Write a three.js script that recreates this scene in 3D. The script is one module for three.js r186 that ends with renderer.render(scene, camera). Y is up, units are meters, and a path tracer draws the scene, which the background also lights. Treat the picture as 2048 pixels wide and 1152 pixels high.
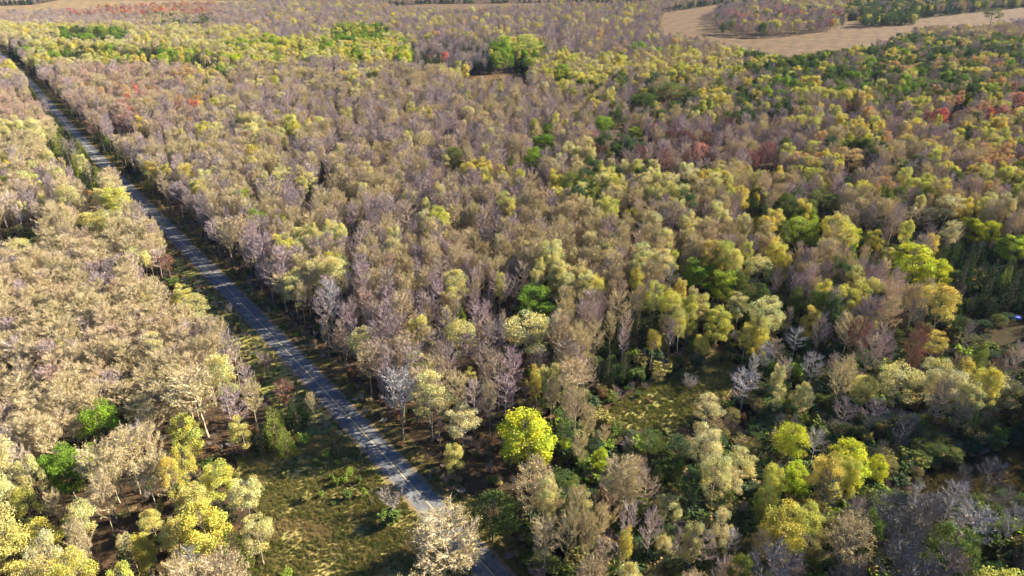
import * as THREE from 'three';
import { Sky } from 'three/addons/objects/Sky.js';
import { mergeGeometries } from 'three/addons/utils/BufferGeometryUtils.js';

// ---------------------------------------------------------------- camera, sky, sun, exposure
const scene = new THREE.Scene();
const ALT = 120, PITCH = 26.4 * Math.PI / 180, FOC = 1384;      // flying height, tilt, focal length in pixels of the photograph
const camera = new THREE.PerspectiveCamera(2 * Math.atan(576 / FOC) * 180 / Math.PI, 16 / 9, 1, 9000);
camera.position.set(0, ALT, 0);
camera.lookAt(0, ALT - Math.sin(PITCH) * 100, -Math.cos(PITCH) * 100);
const renderer = new THREE.WebGLRenderer({ antialias: true });
renderer.toneMapping = THREE.LinearToneMapping;
renderer.toneMappingExposure = 4.7;
renderer.shadowMap.enabled = true;
const SUN_EL = 26 * Math.PI / 180, SUN_AZ = 71 * Math.PI / 180;  // azimuth measured from straight ahead towards the right
const sunDir = new THREE.Vector3(Math.sin(SUN_AZ) * Math.cos(SUN_EL), Math.sin(SUN_EL), -Math.cos(SUN_AZ) * Math.cos(SUN_EL));
const sky = new Sky(); sky.name = 'sky'; sky.scale.setScalar(8000);
sky.material.uniforms.sunPosition.value.copy(sunDir);
sky.material.uniforms.turbidity.value = 1.6; sky.material.uniforms.rayleigh.value = 1.15; sky.material.uniforms.mieCoefficient.value = 0.002;
sky.material.uniforms.mieDirectionalG.value = 0.8;
if (sky.material.uniforms.cloudCoverage) sky.material.uniforms.cloudCoverage.value = 0;
sky.userData.kind = 'structure';
scene.add(sky);
scene.environmentIntensity = 0.1;
const sun = new THREE.DirectionalLight(new THREE.Color(1, 0.88, 0.68), 5);
sun.position.copy(sunDir).multiplyScalar(3000); sun.castShadow = true;
Object.assign(sun.shadow.camera, { left: -1500, right: 1500, top: 1500, bottom: -1500, near: 10, far: 7000 });
sun.shadow.mapSize.set(4096, 4096); scene.add(sun, sun.target);
scene.fog = new THREE.FogExp2(new THREE.Color(0.5, 0.62, 0.9), 0.00002);

// ---------------------------------------------------------------- helpers
function rng(seed) { let a = seed >>> 0; return () => { a = (a + 0x6d2b79f5) | 0; let t = Math.imul(a ^ (a >>> 15), 1 | a); t = (t + Math.imul(t ^ (t >>> 7), 61 | t)) ^ t; return ((t ^ (t >>> 14)) >>> 0) / 4294967296; }; }
const R = rng(20241);
const clamp = (x, a, b) => Math.min(b, Math.max(a, x)), lerp = (a, b, t) => a + (b - a) * t;
const hash2 = (x, y) => { const s = Math.sin(x * 127.1 + y * 311.7) * 43758.5453; return s - Math.floor(s); };
function noise2(x, y) { const i = Math.floor(x), j = Math.floor(y), f = x - i, g = y - j, u = f * f * (3 - 2 * f), v = g * g * (3 - 2 * g); return lerp(lerp(hash2(i, j), hash2(i + 1, j), u), lerp(hash2(i, j + 1), hash2(i + 1, j + 1), u), v); }
const fbm = (x, y) => (noise2(x, y) * 4 + noise2(x * 2.1 + 7, y * 2.1) * 2 + noise2(x * 4.3, y * 4.3 + 3)) / 7;
const SP = Math.sin(PITCH), CP = Math.cos(PITCH);
function ground(px, py, h = 0) {                                  // the point at height h seen at a place of the photograph (2048 x 1152)
  const u = (px - 1024) / FOC, v = (py - 576) / FOC, t = (ALT - h) / Math.max(0.02, SP + v * CP);
  return { x: u * t, z: -(CP - v * SP) * t, t };
}
function project(x, y, z) {                                       // and back
  const dy = y - ALT, d = -dy * SP - z * CP, up = dy * CP - z * SP;
  return { px: 1024 + FOC * x / d, py: 576 - FOC * up / d, d };
}
const counts = {};
function numbered(name) { counts[name] = (counts[name] ?? -1) + 1; return counts[name] ? name + '_' + String(counts[name]).padStart(3, '0') : name; }
function tag(o, label, category, group) { o.userData.label = label; if (category) o.userData.category = category; if (group) o.userData.group = group; return o; }
function kind(o, k) { o.userData.kind = k; return o; }
const inPoly = (poly, x, y) => { let c = false; for (let i = 0, j = poly.length - 1; i < poly.length; j = i++) { const [a, b] = poly[i], [d, e] = poly[j]; if ((b > y) !== (e > y) && x < (d - a) * (y - b) / (e - b) + a) c = !c; } return c; };
const toGround = (poly) => poly.map(([px, py]) => { const g = ground(px, py); return [g.x, g.z]; });
const M = (rgb, extra = {}) => new THREE.MeshPhysicalMaterial({ color: new THREE.Color().setRGB(...rgb), roughness: 1, metalness: 0, specularIntensity: 0.12, ...extra });
function dataMap(w, h, f, repeatX, repeatY) {                     // f(u, v) -> linear rgb
  const d = new Uint8Array(w * h * 4), enc = (c) => Math.round(255 * clamp(c <= 0.0031308 ? 12.92 * c : 1.055 * Math.pow(c, 1 / 2.4) - 0.055, 0, 1));
  for (let j = 0; j < h; j++) for (let i = 0; i < w; i++) { const c = f(i / w, j / h), o = (j * w + i) * 4; d[o] = enc(c[0]); d[o + 1] = enc(c[1]); d[o + 2] = enc(c[2]); d[o + 3] = 255; }
  const t = new THREE.DataTexture(d, w, h); t.colorSpace = THREE.SRGBColorSpace; t.wrapS = t.wrapT = THREE.RepeatWrapping; t.magFilter = THREE.LinearFilter; t.minFilter = THREE.LinearMipmapLinearFilter; t.generateMipmaps = true;
  t.repeat.set(repeatX, repeatY); t.needsUpdate = true; return t;
}
function tileNoise(x, y, p) { const n = (i, j) => hash2(((i % p) + p) % p, ((j % p) + p) % p + p * 3.7); const i = Math.floor(x), j = Math.floor(y), f = x - i, g = y - j, u = f * f * (3 - 2 * f), v = g * g * (3 - 2 * g); return lerp(lerp(n(i, j), n(i + 1, j), u), lerp(n(i, j + 1), n(i + 1, j + 1), u), v); }
const tileFbm = (u, v, p) => (tileNoise(u * p, v * p, p) * 4 + tileNoise(u * p * 2, v * p * 2, p * 2) * 3 + tileNoise(u * p * 4, v * p * 4, p * 4) * 2 + tileNoise(u * p * 8, v * p * 8, p * 8) * 1.5) / 10.5;

// ---------------------------------------------------------------- ground: one sheet of leaf litter to the horizon
const mix3 = (a, b, t) => [lerp(a[0], b[0], t), lerp(a[1], b[1], t), lerp(a[2], b[2], t)];
const litterMap = dataMap(512, 512, (u, v) => {
  const a = tileFbm(u, v, 8), b = tileNoise(u * 150, v * 150, 150), c = tileNoise(u * 70 + 9, v * 70, 70);
  let k = mix3([0.03, 0.021, 0.015], [0.125, 0.07, 0.04], clamp((a - 0.3) * 2, 0, 1));
  k = mix3(k, [0.26, 0.16, 0.09], b > 0.66 ? (b - 0.66) * 2.6 : 0); return mix3(k, [0.05, 0.055, 0.03], c > 0.6 ? 0.6 : 0);
}, 1, 1);
{
  const g = new THREE.PlaneGeometry(7000, 7000, 160, 160); g.rotateX(-Math.PI / 2); g.translate(0, 0, -1500);
  const p = g.attributes.position, uv = g.attributes.uv, col = new Float32Array(p.count * 3);
  for (let i = 0; i < p.count; i++) { const x = p.getX(i), z = p.getZ(i); uv.setXY(i, x / 23, z / 23); const n = 0.75 + 0.6 * fbm(x / 90, z / 90), q = fbm(x / 200 + 40, z / 200); col[i * 3] = n * (0.9 + 0.25 * q); col[i * 3 + 1] = n; col[i * 3 + 2] = n; }
  g.setAttribute('color', new THREE.BufferAttribute(col, 3));
  const o = new THREE.Mesh(g, M([0.72, 0.7, 0.68], { map: litterMap, vertexColors: true })); o.name = 'ground'; o.receiveShadow = true; kind(o, 'structure'); scene.add(o);
  tag(o, 'brown leaf littered forest floor under all the trees');
}
// open grassland: outlines follow the photograph
const meadowPx = [[470, 915], [545, 885], [610, 868], [690, 872], [740, 925], [800, 995], [860, 1065], [950, 1170], [960, 1230], [480, 1230], [515, 1120], [520, 1040], [492, 985]];
const clearingPx = [[1195, 840], [1290, 765], [1440, 712], [1475, 735], [1462, 790], [1400, 835], [1330, 880], [1230, 870]];
const brushPx = [[1760, 985], [1820, 925], [1900, 905], [1990, 880], [2080, 890], [2080, 1010], [1940, 1000], [1840, 1025]];
const hollowPx = [[1955, 690], [1972, 650], [2000, 622], [2080, 616], [2080, 700], [1975, 704]];
const smallMeadowPx = [[900, 182], [955, 151], [1048, 144], [1066, 160], [1056, 192], [950, 200]];
const farFieldLeftPx = [[-60, 44], [140, 38], [260, 26], [420, 22], [500, 18], [500, 1], [120, 0], [60, 10], [-60, 14]];
const farStripPx = [[800, 32], [930, 36], [1040, 28], [1130, 22], [1290, 20], [1290, 9], [1120, 6], [860, 8], [760, 14]];
const bigFieldPx = [[1315, 62], [1330, 92], [1440, 112], [1500, 134], [1560, 146], [1660, 134], [1770, 112], [1800, 92], [1850, 78], [1960, 72], [2000, 66], [2080, 58], [2080, 12], [1980, 22], [1850, 36], [1690, 43], [1600, 30], [1470, 6], [1400, 14], [1320, 27]];
const islandPx = [[1428, 50], [1436, 70], [1500, 77], [1560, 77], [1620, 70], [1684, 60], [1692, 44], [1600, 30], [1470, 8], [1430, 30]];
const clumpPx = [[1714, 57], [1760, 55], [1832, 50], [1836, 40], [1760, 40], [1720, 48]];
const opens = {};
const fieldMap = dataMap(512, 512, (u, v) => {
  const a = tileFbm(u, v, 6), b = tileNoise(u * 90, v * 90, 90), c = tileFbm(v, u, 10);
  let k = mix3([0.2, 0.165, 0.07], [0.31, 0.25, 0.11], clamp((a - 0.25) * 2, 0, 1)); k = mix3(k, [0.1, 0.115, 0.035], clamp((c - 0.5) * 4, 0, 0.8)); return mix3(k, [0.36, 0.3, 0.16], b > 0.75 ? 0.6 : 0);
}, 1, 1);
const strawMap = dataMap(512, 512, (u, v) => {
  const a = tileFbm(u, v, 6), b = tileNoise(u * 3, v * 16, 48), c = tileFbm(v + 0.3, u, 9);
  let k = mix3([0.1, 0.066, 0.037], [0.165, 0.105, 0.06], clamp((a - 0.25) * 2, 0, 1)); k = mix3(k, [0.07, 0.05, 0.032], clamp((b - 0.45) * 2.6, 0, 0.75)); return mix3(k, [0.085, 0.083, 0.035], clamp((c - 0.58) * 4, 0, 0.6));
}, 1, 1);
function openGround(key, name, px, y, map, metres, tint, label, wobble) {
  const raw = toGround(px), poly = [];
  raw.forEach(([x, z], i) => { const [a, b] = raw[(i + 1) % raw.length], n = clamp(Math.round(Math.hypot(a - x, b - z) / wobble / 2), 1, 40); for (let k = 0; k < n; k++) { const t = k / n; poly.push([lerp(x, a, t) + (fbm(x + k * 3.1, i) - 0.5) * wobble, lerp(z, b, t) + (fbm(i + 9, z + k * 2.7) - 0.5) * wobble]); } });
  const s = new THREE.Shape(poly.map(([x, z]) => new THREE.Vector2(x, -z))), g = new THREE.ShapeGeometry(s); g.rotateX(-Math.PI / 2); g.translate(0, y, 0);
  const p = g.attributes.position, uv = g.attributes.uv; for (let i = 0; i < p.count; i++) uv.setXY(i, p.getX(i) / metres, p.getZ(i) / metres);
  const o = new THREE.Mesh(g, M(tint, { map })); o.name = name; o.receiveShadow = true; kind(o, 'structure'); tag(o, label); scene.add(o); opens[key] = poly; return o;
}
openGround('meadow', 'meadow', meadowPx, 0.03, fieldMap, 19, [1.25, 1.25, 1.0], 'rough grass meadow left of the near end of the road', 3);
openGround('clearing', 'clearing_ground', clearingPx, 0.03, fieldMap, 19, [1.1, 1.2, 0.85], 'brown and olive grass of the sunny clearing right of centre', 3);
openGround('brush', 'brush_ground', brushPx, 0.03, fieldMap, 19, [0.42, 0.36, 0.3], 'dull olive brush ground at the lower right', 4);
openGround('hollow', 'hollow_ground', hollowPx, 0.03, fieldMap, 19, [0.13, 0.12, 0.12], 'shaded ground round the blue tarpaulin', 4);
openGround('small', 'meadow', smallMeadowPx, 0.05, strawMap, 40, [0.85, 0.78, 0.6], 'small russet meadow enclosed by woods in the far middle', 6).name = 'small_meadow';
openGround('farleft', 'far_field', farFieldLeftPx, 0.08, strawMap, 60, [1.7, 1.8, 1.6], 'pale straw field at the far left edge of the forest', 14);
openGround('strip', 'far_field', farStripPx, 0.08, strawMap, 60, [1, 1, 1], 'narrow tan field strip beyond the forest in the far middle', 14).name = 'far_field_001';
openGround('big', 'hay_field', bigFieldPx, 0.08, strawMap, 55, [1, 1, 1], 'wide tan hay field at the far right with a wood standing in it', 8);
const island = toGround(islandPx), clump = toGround(clumpPx);

// ---------------------------------------------------------------- the road
const centre = [[-30, 82], [40, 145], [88, 200], [160, 278], [288, 410], [457, 580], [518, 640], [575, 702], [649, 782], [754, 895], [816, 963], [868, 1021], [1000, 1165], [1120, 1300]].map(([px, py]) => { const g = ground(px, py); return new THREE.Vector3(g.x, 0, g.z); });
const curve = new THREE.CatmullRomCurve3([centre[0], centre[1].clone(), ...[3, 4, 5, 8, 10, 12, 13].map((i) => centre[i])], false, 'centripetal');
const roadLine = curve.getSpacedPoints(420);
const roadSide = roadLine.map((p, i) => { const a = roadLine[Math.max(0, i - 1)], b = roadLine[Math.min(420, i + 1)], d = b.clone().sub(a).normalize(); return new THREE.Vector3(d.z, 0, -d.x); });   // towards the right-hand wood
const roadLength = curve.getLength();
function ribbon(off0, off1, y, name, mat, metres, wobble = 0, from = 0, to = 420, parent = scene) {
  const pos = [], uv = [], idx = [];
  for (let i = from; i <= to; i++) {
    const p = roadLine[i], s = roadSide[i], s0 = off0 + (fbm(i * 0.7, off0) - 0.5) * wobble, s1 = off1 + (fbm(i * 0.7, off1 + 30) - 0.5) * wobble, l = i / 420 * roadLength;
    pos.push(p.x + s.x * s0, y, p.z + s.z * s0, p.x + s.x * s1, y, p.z + s.z * s1); uv.push(0, l / metres, 1, l / metres);
    if (i > from) { const k = (i - from) * 2; idx.push(k - 2, k - 1, k, k - 1, k + 1, k); }
  }
  const g = new THREE.BufferGeometry(); g.setAttribute('position', new THREE.Float32BufferAttribute(pos, 3)); g.setAttribute('uv', new THREE.Float32BufferAttribute(uv, 2)); g.setIndex(idx); g.computeVertexNormals();
  if (g.attributes.normal.getY(0) < 0) { for (let i = 0; i < idx.length; i += 3) [idx[i], idx[i + 1]] = [idx[i + 1], idx[i]]; g.setIndex(idx); g.computeVertexNormals(); }
  const o = new THREE.Mesh(g, mat); o.name = name; o.receiveShadow = true; parent.add(o); return o;
}
const cracks = []; { const q = rng(77); for (let i = 0; i < 46; i++) cracks.push([q(), q(), 0.02 + q() * 0.12, q() < 0.6]); }
const asphaltMap = dataMap(256, 2048, (u, v) => {
  const a = tileNoise(u * 6, v * 60, 60), b = tileNoise(u * 120, v * 900, 900), c = tileNoise(u * 3, v * 24 + 5, 24), track = Math.exp(-(((u - 0.27) / 0.07) ** 2)) + Math.exp(-(((u - 0.73) / 0.07) ** 2));
  let k = 0.135 + 0.06 * (a - 0.5) + 0.06 * (b - 0.5) + 0.06 * (c - 0.5) + 0.035 * track * 0.6; if (c > 0.72 && u > 0.45) k *= 0.75;
  const left = tileNoise(u * 10, v * 70 + 3, 70); if (u < 0.3 && left > 0.66 && c > 0.45) k *= 0.42;
  for (const [cu, cv, len, across] of cracks) { const du = u - cu, dv = v - cv; if (across ? Math.abs(dv - 0.002 * Math.sin(u * 30 + cu * 9)) < 0.0006 && Math.abs(du) < len * 3 : Math.abs(du - 0.02 * Math.sin(v * 200)) < 0.008 && Math.abs(dv) < len * 0.3) k *= 0.5; }
  const e = Math.min(u, 1 - u); if (e < 0.05) k = lerp(k * 1.25, k, e / 0.05);
  return [k * 0.97, k, k * 1.06];
}, 1, 1);
const road = ribbon(-3.0, 3.0, 0.06, 'road', M([1, 1, 1], { map: asphaltMap, specularIntensity: 0.4 }), 75, 0.35); kind(road, 'structure'); tag(road, 'grey patched asphalt country road running to the upper left');
const gravelMap = dataMap(256, 256, (u, v) => { const a = tileFbm(u, v, 8), b = tileNoise(u * 100, v * 100, 100); return mix3([0.13, 0.1, 0.06], [0.3, 0.23, 0.15], clamp(a * 1.2 - 0.3 + (b - 0.5) * 0.7, 0, 1)); }, 1, 1);
const gravel = M([1, 1, 1], { map: gravelMap });
for (const [a, b, label] of [[-4.1, -2.9, 'gravel shoulder along the left edge of the road'], [2.9, 4.0, 'gravel shoulder along the right edge of the road']]) { const o = ribbon(a, b, 0.045, numbered('road_shoulder'), gravel, 6, 0.6); kind(o, 'structure'); tag(o, label); }
for (const [a, b, label] of [[-15, -3.9, 'grassy verge between the road and the left wood'], [3.8, 9.5, 'leaf strewn verge between the road and the right wood']]) { const o = ribbon(a, b, 0.02, numbered('verge'), M(a < 0 ? [0.85, 0.95, 0.65] : [0.45, 0.42, 0.35], { map: fieldMap }), 12, 2.5); kind(o, 'structure'); tag(o, label); }
{ const o = ribbon(-0.08, 0.08, 0.068, 'road_marking', M([0.62, 0.5, 0.22]), 6, 0.03); kind(o, 'structure'); tag(o, 'faded yellow centre line painted along the road'); }
{ // sunny gravel entrance on the right of the road, far up
  const a = ground(205, 331), pts = [[-9, -2.6], [9, -3.6], [9.5, 3], [-9, 3.4]]; const i0 = roadLine.reduce((m, p, i) => (Math.hypot(p.x - a.x, p.z - a.z) < Math.hypot(roadLine[m].x - a.x, roadLine[m].z - a.z) ? i : m), 0);
  const p = roadLine[i0], s = roadSide[i0], d = new THREE.Vector3(-s.z, 0, s.x), sh = new THREE.Shape(pts.map(([u, v]) => new THREE.Vector2(p.x + s.x * (u + 11) + d.x * v, -(p.z + s.z * (u + 11) + d.z * v)))), g = new THREE.ShapeGeometry(sh); g.rotateX(-Math.PI / 2); g.translate(0, 0.053, 0);
  const q = g.attributes.position, uv = g.attributes.uv; for (let i = 0; i < q.count; i++) uv.setXY(i, q.getX(i) / 6, q.getZ(i) / 6);
  const o = new THREE.Mesh(g, M([1.3, 1.25, 1.2], { map: gravelMap })); o.name = 'driveway'; kind(o, 'structure'); tag(o, 'pale gravel entrance opening off the right side of the far road'); scene.add(o);
}
function roadDist(x, z) { let best = 1e9, side = 1, at = 0; for (let i = 0; i <= 420; i += 3) { const p = roadLine[i], dx = x - p.x, dz = z - p.z, d = dx * dx + dz * dz; if (d < best) { best = d; at = i; side = dx * roadSide[i].x + dz * roadSide[i].z > 0 ? 1 : -1; } } return { d: Math.sqrt(best), side, at }; }

// ---------------------------------------------------------------- tree models (built once, shared by every copy)
class Geo {
  constructor() { this.p = []; this.c = []; this.i = []; }
  tube(a, b, r0, r1, n, col) {
    const d = b.clone().sub(a).normalize(), s = Math.abs(d.y) > 0.9 ? new THREE.Vector3(1, 0, 0) : new THREE.Vector3(0, 1, 0), u = new THREE.Vector3().crossVectors(d, s).normalize(), w = new THREE.Vector3().crossVectors(d, u), k = this.p.length / 3;
    for (const [q, r] of [[a, r0], [b, r1]]) for (let j = 0; j < n; j++) { const t = j / n * 6.2832, x = Math.cos(t) * r, y = Math.sin(t) * r; this.p.push(q.x + u.x * x + w.x * y, q.y + u.y * x + w.y * y, q.z + u.z * x + w.z * y); this.c.push(...col); }
    for (let j = 0; j < n; j++) { const a0 = k + j, a1 = k + (j + 1) % n; this.i.push(a0, a0 + n, a1, a1, a0 + n, a1 + n); }
  }
  tri(a, b, c, col) { const k = this.p.length / 3; this.p.push(a.x, a.y, a.z, b.x, b.y, b.z, c.x, c.y, c.z); this.c.push(...col, ...col, ...col); this.i.push(k, k + 1, k + 2); }
  twig(a, b, w, q, col) { const d = b.clone().sub(a), u = new THREE.Vector3(q() - 0.5, q() - 0.5, q() - 0.5).cross(d).normalize().multiplyScalar(w), v = u.clone().cross(d).normalize().multiplyScalar(w); this.tri(a.clone().add(u), a.clone().sub(u), b, col); this.tri(a.clone().add(v), a.clone().sub(v), b, col); }
  leaf(c, size, q, col, up = 0.35, long = 1) {                    // a folded spray of leaves: two triangles on one spine
    const n = new THREE.Vector3(q() - 0.5, q() - 0.5 + up, q() - 0.5).normalize(), s = new THREE.Vector3(q() - 0.5, q() - 0.5, q() - 0.5).cross(n).normalize(), t = s.clone().cross(n), k = this.p.length / 3, L = size * long * 0.5, W = size * 0.45, f = size * 0.15;
    const A = c.clone().addScaledVector(s, -L), B = c.clone().addScaledVector(s, L), C = c.clone().addScaledVector(t, W).addScaledVector(n, f).addScaledVector(s, size * 0.1 * (q() - 0.5)), D = c.clone().addScaledVector(t, -W).addScaledVector(n, f);
    this.p.push(A.x, A.y, A.z, B.x, B.y, B.z, C.x, C.y, C.z, D.x, D.y, D.z); this.c.push(...col, ...col, ...col, ...col); this.i.push(k, k + 1, k + 2, k + 1, k, k + 3);
  }
  build(smooth) {
    const g = new THREE.BufferGeometry(); g.setAttribute('position', new THREE.Float32BufferAttribute(this.p, 3)); g.setAttribute('color', new THREE.Float32BufferAttribute(this.c, 3)); g.setIndex(this.i);
    if (smooth) g.computeVertexNormals(); return g;
  }
}
const V = (x, y, z) => new THREE.Vector3(x, y, z);
const grey = (q, a = 0.8, b = 0.4) => { const k = a + q() * b; return [k, k, k]; };
const leafTint = (q, lobe = 1) => { const k = lobe * (0.78 + 0.44 * q()), h = (q() - 0.5) * 0.16; return [k * (1 + h), k, k * (1 - h)]; };
// every model is 18 m tall and 10 m wide before a copy is scaled
function deciduous(seed, o) {
  const q = rng(seed), H = 18, { rad = 5, clear = 0.3, limbs = 15, subs = 6, twigs = 9, leaves = 0, lobes = 0, perLobe = 40, leafSize = 0.45, lobeR = 1.25, peak = 0.55, rise = 0.7, width = 0.035, trunkR = 0.2, droop = 0, thick = 1 } = o;
  const trunk = new Geo(), branch = new Geo(), crown = new Geo(), tips = [], twigEnds = [];
  const envelope = (t) => { const s = clamp((t - clear * 0.8) / (1.02 - clear * 0.8), 0, 1); return rad * Math.pow(Math.sin(Math.PI * Math.pow(s, Math.log(0.5) / Math.log(peak))), 0.62); };
  const spine = []; let x = 0, z = 0; const lx = (q() - 0.5) * 0.5, lz = (q() - 0.5) * 0.5;
  for (let i = 0; i <= 8; i++) { spine.push(V(x, H * 0.95 * i / 8, z)); x += lx * 0.5 + (q() - 0.5) * 0.35; z += lz * 0.5 + (q() - 0.5) * 0.35; }
  const on = (t) => { const f = clamp(t / 0.95, 0, 1) * 8, i = Math.min(7, Math.floor(f)); return spine[i].clone().lerp(spine[i + 1], f - i); };
  const rAt = (t) => trunkR * Math.pow(1 - t * 0.95, 0.8) + 0.025;
  for (let i = 0; i < 8; i++) trunk.tube(spine[i], spine[i + 1], i ? rAt(i / 8) : rAt(0) * 1.35, rAt((i + 1) / 8), 6, grey(q, 0.6, 0.25));
  for (let i = 0; i < limbs; i++) {
    const t = lerp(clear, 0.88, Math.pow((i + q() * 0.8) / limbs, 0.9)), a = i * 2.4 + q() * 0.9, base = on(t), tt = Math.min(0.98, t + lerp(0.34, 0.1, t) * (0.6 + 0.6 * q()) * rise), e = envelope(tt) * (0.72 + 0.34 * q());
    const c = on(tt), end = V(c.x + Math.cos(a) * e, tt * H - droop * q(), c.z + Math.sin(a) * e), mid = base.clone().lerp(end, 0.5); mid.y -= (end.y - base.y) * 0.12; mid.x += (q() - 0.5) * 0.6; mid.z += (q() - 0.5) * 0.6;
    const r = rAt(t) * 0.55 * thick, col = grey(q); trunk.tube(base, mid, r, r * 0.6, 4, col); trunk.tube(mid, end, r * 0.6, 0.02, 4, col); tips.push(end);
    for (let j = 0; j < subs; j++) {
      const s = 0.3 + 0.65 * (j + q() * 0.7) / subs, b = s < 0.5 ? base.clone().lerp(mid, s * 2) : mid.clone().lerp(end, s * 2 - 1), ang = a + (j % 2 ? 1 : -1) * (0.5 + q() * 0.8), len = (1 - s * 0.55) * (1.3 + rad * 0.32) * (0.7 + 0.5 * q());
      const up = 0.1 + q() * 0.85 - droop * 0.4, f = b.clone().add(V(Math.cos(ang) * len * 0.8, len * up, Math.sin(ang) * len * 0.8)); branch.tube(b, f, 0.05 * thick, 0.015, 3, grey(q)); tips.push(f);
      for (let k = 0; k < twigs; k++) { const w = b.clone().lerp(f, 0.15 + 0.85 * q()), l = 0.6 + q() * 1.1, an = ang + (q() - 0.5) * 2.6, g = w.clone().add(V(Math.cos(an) * l * 0.62, l * (-0.15 + 1.05 * q()) - droop * 0.4 * l, Math.sin(an) * l * 0.62)); branch.twig(w, g, width * (0.7 + 0.6 * q()), q, grey(q, 0.75, 0.5)); twigEnds.push([w, g]); }
    }
  }
  for (let k = 0; k < 60 && twigs; k++) { const t = 0.75 + 0.23 * q(), w = on(t), a = q() * 6.28, l = 0.7 + q(); const g = w.clone().add(V(Math.cos(a) * l * 0.6, l, Math.sin(a) * l * 0.6)); branch.twig(w, g, width, q, grey(q)); twigEnds.push([w, g]); }
  for (let i = 0; i < leaves; i++) { const [w, g] = twigEnds[Math.floor(q() * twigEnds.length)], c = w.clone().lerp(g, 0.3 + q() * 0.9).add(V((q() - 0.5) * 0.5, (q() - 0.5) * 0.4, (q() - 0.5) * 0.5)); crown.leaf(c, leafSize * (0.6 + 0.8 * q()), q, leafTint(q)); }
  if (lobes) {
    const order = tips.map((p) => [q(), p]).sort((a, b) => a[0] - b[0]).slice(0, lobes);
    for (const [, p] of order) {
      const lr = lobeR * (0.55 + 0.9 * q()), k0 = 0.7 + 0.5 * q(), hue = (q() - 0.5) * 0.3, n = Math.round(perLobe * lr * lr / (lobeR * lobeR));
      for (let k = 0; k < n; k++) { const y = q() * 1.7 - 0.7, a = q() * 6.283, rr = Math.sqrt(Math.max(0, 1 - y * y)), s = lr * (0.35 + 0.7 * Math.sqrt(q()) + (q() < 0.16 ? 0.5 * q() : 0)); crown.leaf(V(p.x + Math.cos(a) * rr * s * 1.12, p.y + y * s * 0.8, p.z + Math.sin(a) * rr * s * 1.12), leafSize * (0.55 + 0.9 * q()), q, ((c) => [c[0] * (1 + hue), c[1] * (1 + hue * 0.15), c[2] * (1 - hue)])(leafTint(q, k0))); }
    }
  }
  return { trunk, branch, crown };
}
function conifer(seed, { rad = 5, n = 1500, base = 0.03, size = 0.9, power = 0.75, tiers = 0 }) {
  const q = rng(seed), H = 18, trunk = new Geo(), branch = new Geo(), crown = new Geo(); trunk.tube(V(0, 0, 0), V(0, H * 0.5, 0), 0.28, 0.16, 6, [1, 1, 1]); trunk.tube(V(0, H * 0.5, 0), V(0, H * 0.97, 0), 0.16, 0.02, 5, [1, 1, 1]);
  for (let i = 0; i < 46; i++) { const t = lerp(base + 0.02, 0.93, i / 46), a = i * 2.4, r = rad * Math.pow(1 - t, power) * 0.7; branch.tube(V(0, t * H, 0), V(Math.cos(a) * r, t * H - 0.3 + q(), Math.sin(a) * r), 0.05, 0.015, 3, grey(q)); }
  const ph = q() * 6;
  for (let i = 0; i < n; i++) {
    const t = base + (1 - base) * (1 - Math.sqrt(1 - q() * 0.995)), a = q() * 6.283, lump = 0.85 + 0.2 * Math.sin(a * 3 + t * 9 + ph) + 0.14 * Math.sin(a * 7 - t * 23 + ph), tier = tiers ? 0.75 + 0.4 * (1 - ((t * tiers) % 1)) : 1;
    const r = rad * Math.pow(1 - t, power) * lump * tier * (0.45 + 0.55 * Math.sqrt(q())) + 0.08, c = V(Math.cos(a) * r, t * H, Math.sin(a) * r), s = size * (0.5 + 0.7 * q()) * (0.55 + 0.45 * (1 - t)), d = V(Math.cos(a + q() - 0.5), 0.25 + q() * 0.9, Math.sin(a + q() - 0.5)).normalize(), u = V(q() - 0.5, q() - 0.5, q() - 0.5).cross(d).normalize(), k = crown.p.length / 3, col = leafTint(q, 0.9 + 0.2 * Math.sin(a * 3 + t * 9 + ph));
    const e = c.clone().addScaledVector(d, s), m1 = c.clone().addScaledVector(d, s * 0.45).addScaledVector(u, s * 0.26), m2 = c.clone().addScaledVector(d, s * 0.45).addScaledVector(u, -s * 0.26);
    crown.p.push(c.x, c.y, c.z, m1.x, m1.y, m1.z, e.x, e.y, e.z, m2.x, m2.y, m2.z); crown.c.push(...col, ...col, ...col, ...col); crown.i.push(k, k + 1, k + 2, k, k + 2, k + 3);
  }
  return { trunk, branch, crown };
}
function bush(seed, leafy) {                                      // several stems from one root
  const q = rng(seed), trunk = new Geo(), branch = new Geo(), crown = new Geo();
  for (let i = 0; i < 14; i++) {
    const a = i * 2.4 + q(), l = 0.5 + 0.5 * q(), e = V(Math.cos(a) * 4.4 * l, 17 * (0.5 + 0.5 * q()), Math.sin(a) * 4.4 * l), m = V(e.x * 0.35, e.y * 0.5, e.z * 0.35); trunk.tube(V(Math.cos(a) * 0.3, 0, Math.sin(a) * 0.3), m, 0.16, 0.11, 4, grey(q)); trunk.tube(m, e, 0.11, 0.03, 4, grey(q));
    for (let k = 0; k < 26; k++) { const w = (q() < 0.4 ? V(e.x * 0.15, e.y * 0.2, e.z * 0.15) : m).clone().lerp(e, q()), b = w.clone().add(V((q() - 0.5) * 4.2, 1 + q() * 3, (q() - 0.5) * 4.2)); branch.twig(w, b, 0.09, q, grey(q)); if (leafy) for (let j = 0; j < 3; j++) crown.leaf(w.clone().lerp(b, 0.3 + 0.8 * q()).add(V((q() - 0.5) * 1.2, (q() - 0.5), (q() - 0.5) * 1.2)), 1.25 * (0.6 + 0.8 * q()), q, leafTint(q)); }
  }
  return { trunk, branch, crown };
}
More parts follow.
